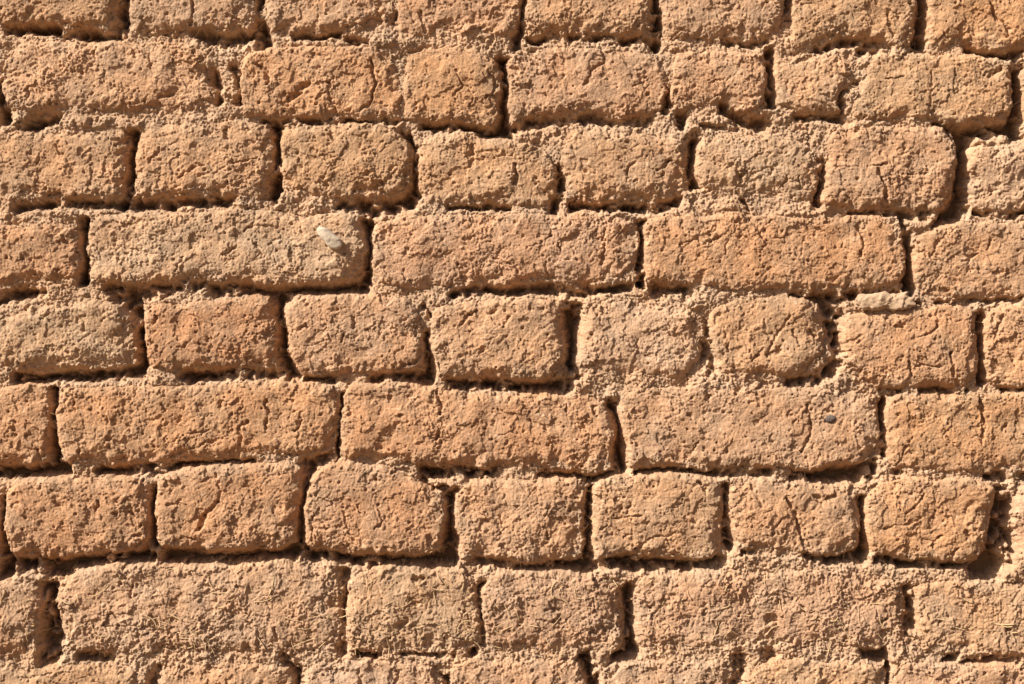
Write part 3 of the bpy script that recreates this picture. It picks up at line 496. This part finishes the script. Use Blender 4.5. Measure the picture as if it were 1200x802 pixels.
top = mortar.copy()              # highest surface so far, to skip mortar buried under the bricks
bigb = P(38, 70); lift = P(120, 71); rim_n = P(16, 72) + .6 * P(7, 73); wear = 1.5 * P(64, 74)
patched_cache = {k: None for k in TINT}
for key, (poly, level, rad, rgh, tint) in BR.items():
    seed = sum(ord(c) * (i * 37 + 11) for i, c in enumerate(key))
    rb = np.random.default_rng(seed)
    p = chaikin(poly)
    x0, x1, y0, y1 = p[:, 0].min() - 12, p[:, 0].max() + 12, p[:, 1].min() - 12, p[:, 1].max() + 12
    i0 = max(0, int((x0 - X0) / STEP)); i1 = min(NX, int((x1 - X0) / STEP) + 1)
    j0 = max(0, int((y0 - Y0) / STEP)); j1 = min(NY, int((y1 - Y0) / STEP) + 1)
    sl = np.s_[j0:j1, i0:i1]
    xs, ys = X[sl], Y[sl]
    d = sdf(p, XW[sl], YW[sl])
    gy_, gx_ = np.gradient(sdf(p, xs, ys), STEP)
    low = np.clip(-(gx_ * .62 + gy_ * .78), -1, 1)                    # 1 on the right and lower flanks, which weather back most
    d = d + .9 * rim_n[sl] + .5 * mid[sl] - 2.0 * np.clip(low, 0, 1)
    r = rad * rb.uniform(.85, 1.5) * (1.0 + .5 * rim_n[sl]) * np.exp(.6 * wear[sl] + .15) * (1 + .85 * np.clip(low, 0, 1) - .2 * np.clip(-low, 0, 1))
    r = np.clip(r, 3, 34)
    t = np.clip(d / r, 0, 1)
    edge = (1 - np.sqrt(np.clip(1 - (1 - t) ** 2, 0, 1))) * r * .62
    cx, cy = (x0 + x1) / 2, (y0 + y1) / 2
    tilt = rb.normal(0, .010) * (xs - cx) + rb.normal(0, .014) * (ys - cy)
    bulge = 2.0 * (1 - ((xs - cx) / (x1 - x0) * 2) ** 2) * (1 - ((ys - cy) / (y1 - y0) * 2) ** 2)
    rm = np.clip(roughmap[sl] * rgh + .8 * rgh * (1 - sstep(0, 16, d)), .15, 2.2)      # rims crumble more
    sm = .35 + .65 * np.clip(rm, 0, 1.6)                   # worn-smooth zones keep only a sandy skin
    h = (level - edge + tilt + bulge + .8 * big[sl] + .8 * mid[sl] * rgh + .76 * fine[sl] * (.55 + .45 * rm) + .62 * grain[sl] * sm
         + .42 * crumb[sl] * rm ** 1.7 + .45 * crumb2[sl] * sm - pits[sl] - .55 * pits2[sl] * sm
         - .7 * flake[sl] - .6 * flake2[sl] * sm + .75 * strokes[sl] * (.4 + .6 * sm) + cracks[sl] + sm * clod[sl] - .5 * hair[sl] * (.4 + .6 * sm))
    for _ in range(rb.integers(1, 4)):                        # corners and arrises knocked off
        v = p[rb.integers(len(p))]; cr = rb.uniform(7, 20)
        h = h - rb.uniform(2.0, 4.5) * (1 - sstep(cr * .82, cr, np.hypot(xs - v[0], (ys - v[1]) * rb.uniform(.8, 1.5)) + 2.4 * mid[sl] + 1.2 * fine[sl]))
    h = np.where(d < 0, h + np.clip(d, -12, 0) * 4.2, h)
    keep = h[:-1, :-1]
    mo = mortar[sl]
    vis = (h > mo - 5) & (d > -9)
    keep = vis[:-1, :-1] | vis[1:, :-1] | vis[:-1, 1:] | vis[1:, 1:]
    base = TINT[tint] * (1 + rb.normal(0, .025)) * np.array((1, 1 + rb.normal(0, .01), 1 + rb.normal(0, .02)))
    # clay of the brick, dusted with mortar towards the rims
    b = np.broadcast_to(base.astype(np.float32), xs.shape + (3,)).copy()
    for w, tc in patch_w:
        ww = w[sl]
        if ww.max() > .02: b += (tc - b) * (.75 * ww[..., None]).astype(np.float32)
    dw = np.clip((1 - sstep(2, 18, d + 6 * c_mid[sl]))[..., None] * .55 + .25 * dust[sl], 0, 1).astype(np.float32)
    b = b + (TINT['p'] * .98 - b) * dw * .65
    v = 1 + .07 * c_big[sl] + .09 * c_mid[sl] + .11 * c_fine[sl] + .12 * c_grain[sl]
    o_ = np.clip(.5 + .8 * c_or[sl] + .5 * c_mid[sl], 0, 1) - .5
    b = b * v[..., None] * np.stack([1 + .02 * o_, 1 - .06 * o_, 1 - .14 * o_], -1)
    sp = ((wv2[sl] > .965) & (wd2[sl] < .42))[..., None] * .3
    b = b * (1 - sp) + np.array((.60, .47, .34)) * sp
    b = b * (1 - .35 * ((wv2[sl] < .02) & (wd2[sl] < .36))[..., None])
    org = to_world(np.array(cx), np.array(cy), np.array(0.0))
    o = grid_mesh('mud_brick', xs, ys, h, keep, b.astype(np.float32), M_BRICK, wall, org)
    if key in LABELS: o['label'] = LABELS[key]
    top[sl] = np.where(d > -9, np.maximum(top[sl], h), top[sl])

buried = top > mortar + 7
kb = ~(buried[:-1, :-1] & buried[1:, :-1] & buried[:-1, 1:] & buried[1:, 1:])
grid_mesh('mortar', X, Y, mortar, kb, mort_col, M_MORTAR, wall)

# ---------------------------------------------------------------- things stuck in the wall
def surf(x, y):
    i = int(round((x - X0) / STEP)); j = int(round((y - Y0) / STEP))
    return float(top[min(max(j, 0), NY - 1), min(max(i, 0), NX - 1)])

def stone(name, x, y, h, rx, ry, rz, turn, mat, seed, parent=None, lumpy=.18, pw=2.4, taper=0.0, n=72):
    """a pebble or chip: a superellipsoid worn by noise, (rx, ry) across the face and rz out of it"""
    th = np.linspace(0, 2 * np.pi, n, endpoint=False); ph = np.linspace(-np.pi / 2, np.pi / 2, n // 2)
    T, F = np.meshgrid(th, ph)
    sg = lambda a, e: np.sign(a) * np.abs(a) ** e
    e = 2 / pw
    ux = sg(np.cos(F), e) * sg(np.cos(T), e); uy = sg(np.cos(F), e) * sg(np.sin(T), e); uz = sg(np.sin(F), e)
    qx, qy, qz = ux * rx, uy * ry, uz * rz
    nz = lambda lam, sd: (perlin(qx + seed * 9 + .6 * qz, qy - .5 * qz, lam, sd) + perlin(qz + seed, qx * .7 + qy * .6, lam, sd + 1)) * .7
    k = 1 + lumpy * (nz(ry * 1.6, 80) + .55 * nz(ry * .8, 82) + .35 * nz(ry * .38, 84))
    ax = ux * rx * (1 + (k - 1) * .5); ay = uy * ry * k * (1 + taper * ux); az = uz * rz * k
    c, s = math.cos(turn), math.sin(turn)
    xx = x + ax * c - ay * s; yy = y + ax * s + ay * c
    org = to_world(np.array(float(x)), np.array(float(y)), np.array(float(h)))
    co = (to_world(xx, yy, h + az).reshape(-1, 3) - org)
    m2, n2 = T.shape
    f = [(j * n2 + i, j * n2 + (i + 1) % n2, (j + 1) * n2 + (i + 1) % n2, (j + 1) * n2 + i) for j in range(m2 - 1) for i in range(n2)]
    me = bpy.data.meshes.new(name); me.from_pydata(co.tolist(), [], f); me.update()
    me.polygons.foreach_set('use_smooth', np.ones(len(f), bool)); me.materials.append(mat)
    o = bpy.data.objects.new(name, me); scene.collection.objects.link(o); o.location = org
    if parent is not None: o.parent = parent
    return o

pb = stone('pebble', 387, 280, surf(387, 280) + 2.6, 17.5, 7.6, 6.8, .72, M_PEB, 3.1, None, .14, 2.7, .22)
pb['label'] = 'smooth pale grey elongated pebble stuck in the face of a long brick'
pb['category'] = 'pebble'
dp = stone('dark_pebble', 973, 490.5, surf(973, 490) + 2.6, 6.2, 4.2, 3.4, -.2, M_DARK, 8.3, None, .2, 2.2)
dp['label'] = 'tiny dark grey pebble lodged in a pit of a brick face'
dp['category'] = 'pebble'
ch = stone('stone_chip', 1037, 354, 3.0, 33, 9.5, 7, -.03, M_CHIP, 5.7, wall, .42, 3.0, .12, 160)
ch['label'] = 'pale cream stone chip wedged into the joint'

# stray straw stalks and root hairs sticking out of the mud, too many to count
def tubes(name, lines, mat, parent):
    V, F = [], []
    for pts, r in lines:
        pts = np.array(pts); n = len(pts); b0 = len(V)
        for i in range(n):
            d = pts[min(i + 1, n - 1)] - pts[max(i - 1, 0)]; d = d / (np.linalg.norm(d) + 1e-9)
            u = np.cross(d, (0, 1, .01)); u /= np.linalg.norm(u) + 1e-9; w = np.cross(d, u)
            for k in range(6):
                a = k * math.pi / 3
                V.append(pts[i] + (u * math.cos(a) + w * math.sin(a)) * r * S)
        for i in range(n - 1):
            for k in range(6):
                F.append((b0 + i * 6 + k, b0 + i * 6 + (k + 1) % 6, b0 + (i + 1) * 6 + (k + 1) % 6, b0 + (i + 1) * 6 + k))
        F.append(tuple(b0 + k for k in range(6))); F.append(tuple(b0 + (n - 1) * 6 + k for k in range(6)))
    me = bpy.data.meshes.new(name); me.from_pydata([tuple(v) for v in V], [], F); me.update()
    me.polygons.foreach_set('use_smooth', np.ones(len(F), bool)); me.materials.append(mat)
    o = bpy.data.objects.new(name, me); scene.collection.objects.link(o); o.parent = parent
    return o

lines = []
def straw(x, y, ang, L, r, out):
    pts = []; bend = RNG.normal(0, .5)
    for t in np.linspace(-.5, .5, 7):
        a = ang + bend * t
        xx = x + math.cos(a) * L * t; yy = y + math.sin(a) * L * t
        pts.append((xx, yy))
    hs = np.array([surf(*q) for q in pts])
    base = np.polyval(np.polyfit(np.arange(7), hs, 1), np.arange(7))
    h = base + .3 + out * np.linspace(-.35, 1, 7)
    lines.append((to_world(np.array([q[0] for q in pts]), np.array([q[1] for q in pts]), h), r))
for k in range(170):
    straw(RNG.uniform(0, 1200), RNG.normal(722, 28), RNG.uniform(0, 3.14), RNG.uniform(9, 26), RNG.uniform(.32, .6), RNG.uniform(.3, 2.5))
ck = [c for c in CREV if len(c[0]) > 1]
for k in range(270):
    pts, w, dep = ck[RNG.integers(len(ck))]
    a = RNG.integers(len(pts) - 1); t = RNG.random()
    x = pts[a][0] * (1 - t) + pts[a + 1][0] * t + RNG.normal(0, 3); y = pts[a][1] * (1 - t) + pts[a + 1][1] * t + RNG.normal(0, 4)
    straw(x, y, RNG.uniform(0, 3.14), RNG.uniform(7, 22), RNG.uniform(.18, .42), RNG.uniform(.5, 4))
straw(1176, 732, .03, 26, .9, 1.0); straw(845, 713, -.12, 24, .6, 1.2); straw(405, 722, -.5, 26, .6, 2); straw(180, 726, .8, 22, .6, 1.5); straw(556, 752, .7, 26, .6, 2)
st = tubes('straw', lines, M_STRAW, wall); st['kind'] = 'stuff'

# ---------------------------------------------------------------- the rest of the wall, round the surveyed face
WX0, WX1, WY0, WY1 = -1400., 2600., -760., 401 + ZC / S
fs = 5.0
fx = np.unique(np.concatenate([np.arange(WX0, X0, fs), np.linspace(X0 + 4, X1 - 4, 240), np.arange(X1, WX1, fs)]))
fy = np.unique(np.concatenate([np.arange(WY0, Y0, fs), np.linspace(Y0 + 4, Y1 - 4, 170), np.arange(Y1, WY1, fs)]))
FX, FY = np.meshgrid(fx, fy)
q = lambda lam, seed: perlin(FX, FY, lam, seed)
wx = FX + 5 * q(60, 1) + 3 * q(20, 2); wy = FY + 5 * q(60, 5) + 3 * q(20, 6)
row = np.floor((wy + 56) / 103.0); ry = (wy + 56) - row * 103
per = np.where(row % 2 == 0, 162.0, 324.0)
off = (row * 61.0) % 97
col_i = np.floor((wx + off) / per); rx = (wx + off) - col_i * per
d = np.minimum(np.minimum(rx, per - rx), np.minimum(ry, 103 - ry)) - 5
r_ = 11.0; t = np.clip(d / r_, 0, 1)
hh = np.where(d > -1, 3 - (1 - np.sqrt(np.clip(1 - (1 - t) ** 2, 0, 1))) * r_ * .8, -8)
hh = np.maximum(hh, -9) + 2.2 * q(75, 10) + 2 * q(25, 11) + 1.6 * q(13, 12)
bi = _h(col_i.astype(np.int64), row.astype(np.int64), 9)
bt = np.stack([TINT[k] for k in 'totspopt'])[bi % 8]
fc = np.where((d > 0)[..., None], bt, MORTAR_COL) * (1 + .12 * q(28, 61) + .12 * q(11, 62))[..., None]
cxm = (FX[:-1, :-1] + FX[1:, 1:]) / 2; cym = (FY[:-1, :-1] + FY[1:, 1:]) / 2
kf = ~((cxm > X0 + 2) & (cxm < X1 - 3) & (cym > Y0 + 2) & (cym < Y1 - 3))
far = grid_mesh('outer_brickwork', FX, FY, hh, kf, fc.astype(np.float32), M_FAR, wall); far['kind'] = 'stuff'

def box(name, lo, hi, mat, parent=None):
    x0, y0, z0 = lo; x1, y1, z1 = hi
    v = [(x0,y0,z0),(x1,y0,z0),(x1,y1,z0),(x0,y1,z0),(x0,y0,z1),(x1,y0,z1),(x1,y1,z1),(x0,y1,z1)]
    f = [(0,3,2,1),(4,5,6,7),(0,1,5,4),(1,2,6,5),(2,3,7,6),(3,0,4,7)]
    me = bpy.data.meshes.new(name); me.from_pydata(v, [], f); me.update(); me.materials.append(mat)
    o = bpy.data.objects.new(name, me); scene.collection.objects.link(o); o.parent = parent
    return o
box('wall_core', ((WX0 - 600) * S, 45 * S, 0), ((WX1 - 600) * S, .42, ZC + (401 - WY0) * S), M_CORE, wall)

gm = bpy.data.meshes.new('ground')
gn = 160
gxx, gyy = np.meshgrid(np.linspace(-1, 1, gn), np.linspace(-1, 1, gn))
gxx = np.sign(gxx) * np.abs(gxx) ** 3 * 300; gyy = np.sign(gyy) * np.abs(gyy) ** 3 * 300
gz = -.012 + .018 * perlin(gxx, gyy, .9, 90) * np.clip(np.hypot(gxx, gyy), 0, 1)
gv = np.stack([gxx, gyy, gz], -1).reshape(-1, 3)
gi = np.arange(gn * gn).reshape(gn, gn)
gf = np.stack([gi[:-1, :-1], gi[:-1, 1:], gi[1:, 1:], gi[1:, :-1]], -1).reshape(-1, 4)
gm.from_pydata(gv.tolist(), [], gf.tolist()); gm.update(); gm.materials.append(M_GROUND)
go = bpy.data.objects.new('ground', gm); scene.collection.objects.link(go)
go['kind'] = 'structure'; go['label'] = 'dry bare earth at the foot of the wall'

# ---------------------------------------------------------------- daylight
to_sun = np.array((-.66, -.43, .60)); to_sun /= np.linalg.norm(to_sun)
elev = math.asin(to_sun[2]); azim = math.atan2(to_sun[0], to_sun[1])       # azimuth from +Y, clockwise
w = bpy.data.worlds.new('World'); scene.world = w; w.use_nodes = True
nt = w.node_tree; bg = nt.nodes['Background']
sky = nt.nodes.new('ShaderNodeTexSky'); sky.sky_type = 'NISHITA'; sky.sun_disc = False
sky.dust_density = 4; sky.air_density = .7; sky.ozone_density = .6
sky.sun_elevation = elev; sky.sun_rotation = azim
nt.links.new(sky.outputs[0], bg.inputs[0]); bg.inputs[1].default_value = .05
sl_ = bpy.data.lights.new('sun', 'SUN'); sl_.energy = 5.0; sl_.angle = math.radians(.53); sl_.color = (1, .935, .84)
so = bpy.data.objects.new('sun', sl_); scene.collection.objects.link(so)
import mathutils
so.rotation_euler = mathutils.Vector(to_sun).to_track_quat('Z', 'Y').to_euler()
so.location = (-3, -3, 4)

# ---------------------------------------------------------------- camera
cd = bpy.data.cameras.new('camera'); co_ = bpy.data.objects.new('camera', cd); scene.collection.objects.link(co_)
DIST = 2.0
co_.location = (0, -DIST, ZC); co_.rotation_euler = (math.pi / 2, 0, 0)
cd.sensor_width = 36; cd.lens = 36 * DIST / (1200 * S); cd.clip_start = .05; cd.clip_end = 1000
scene.camera = co_
vs = scene.view_settings
vs.view_transform = 'Standard'; vs.look = 'None'; vs.exposure = 0.8; vs.gamma = 1; vs.use_curve_mapping = False
scene.cycles.max_bounces = 5
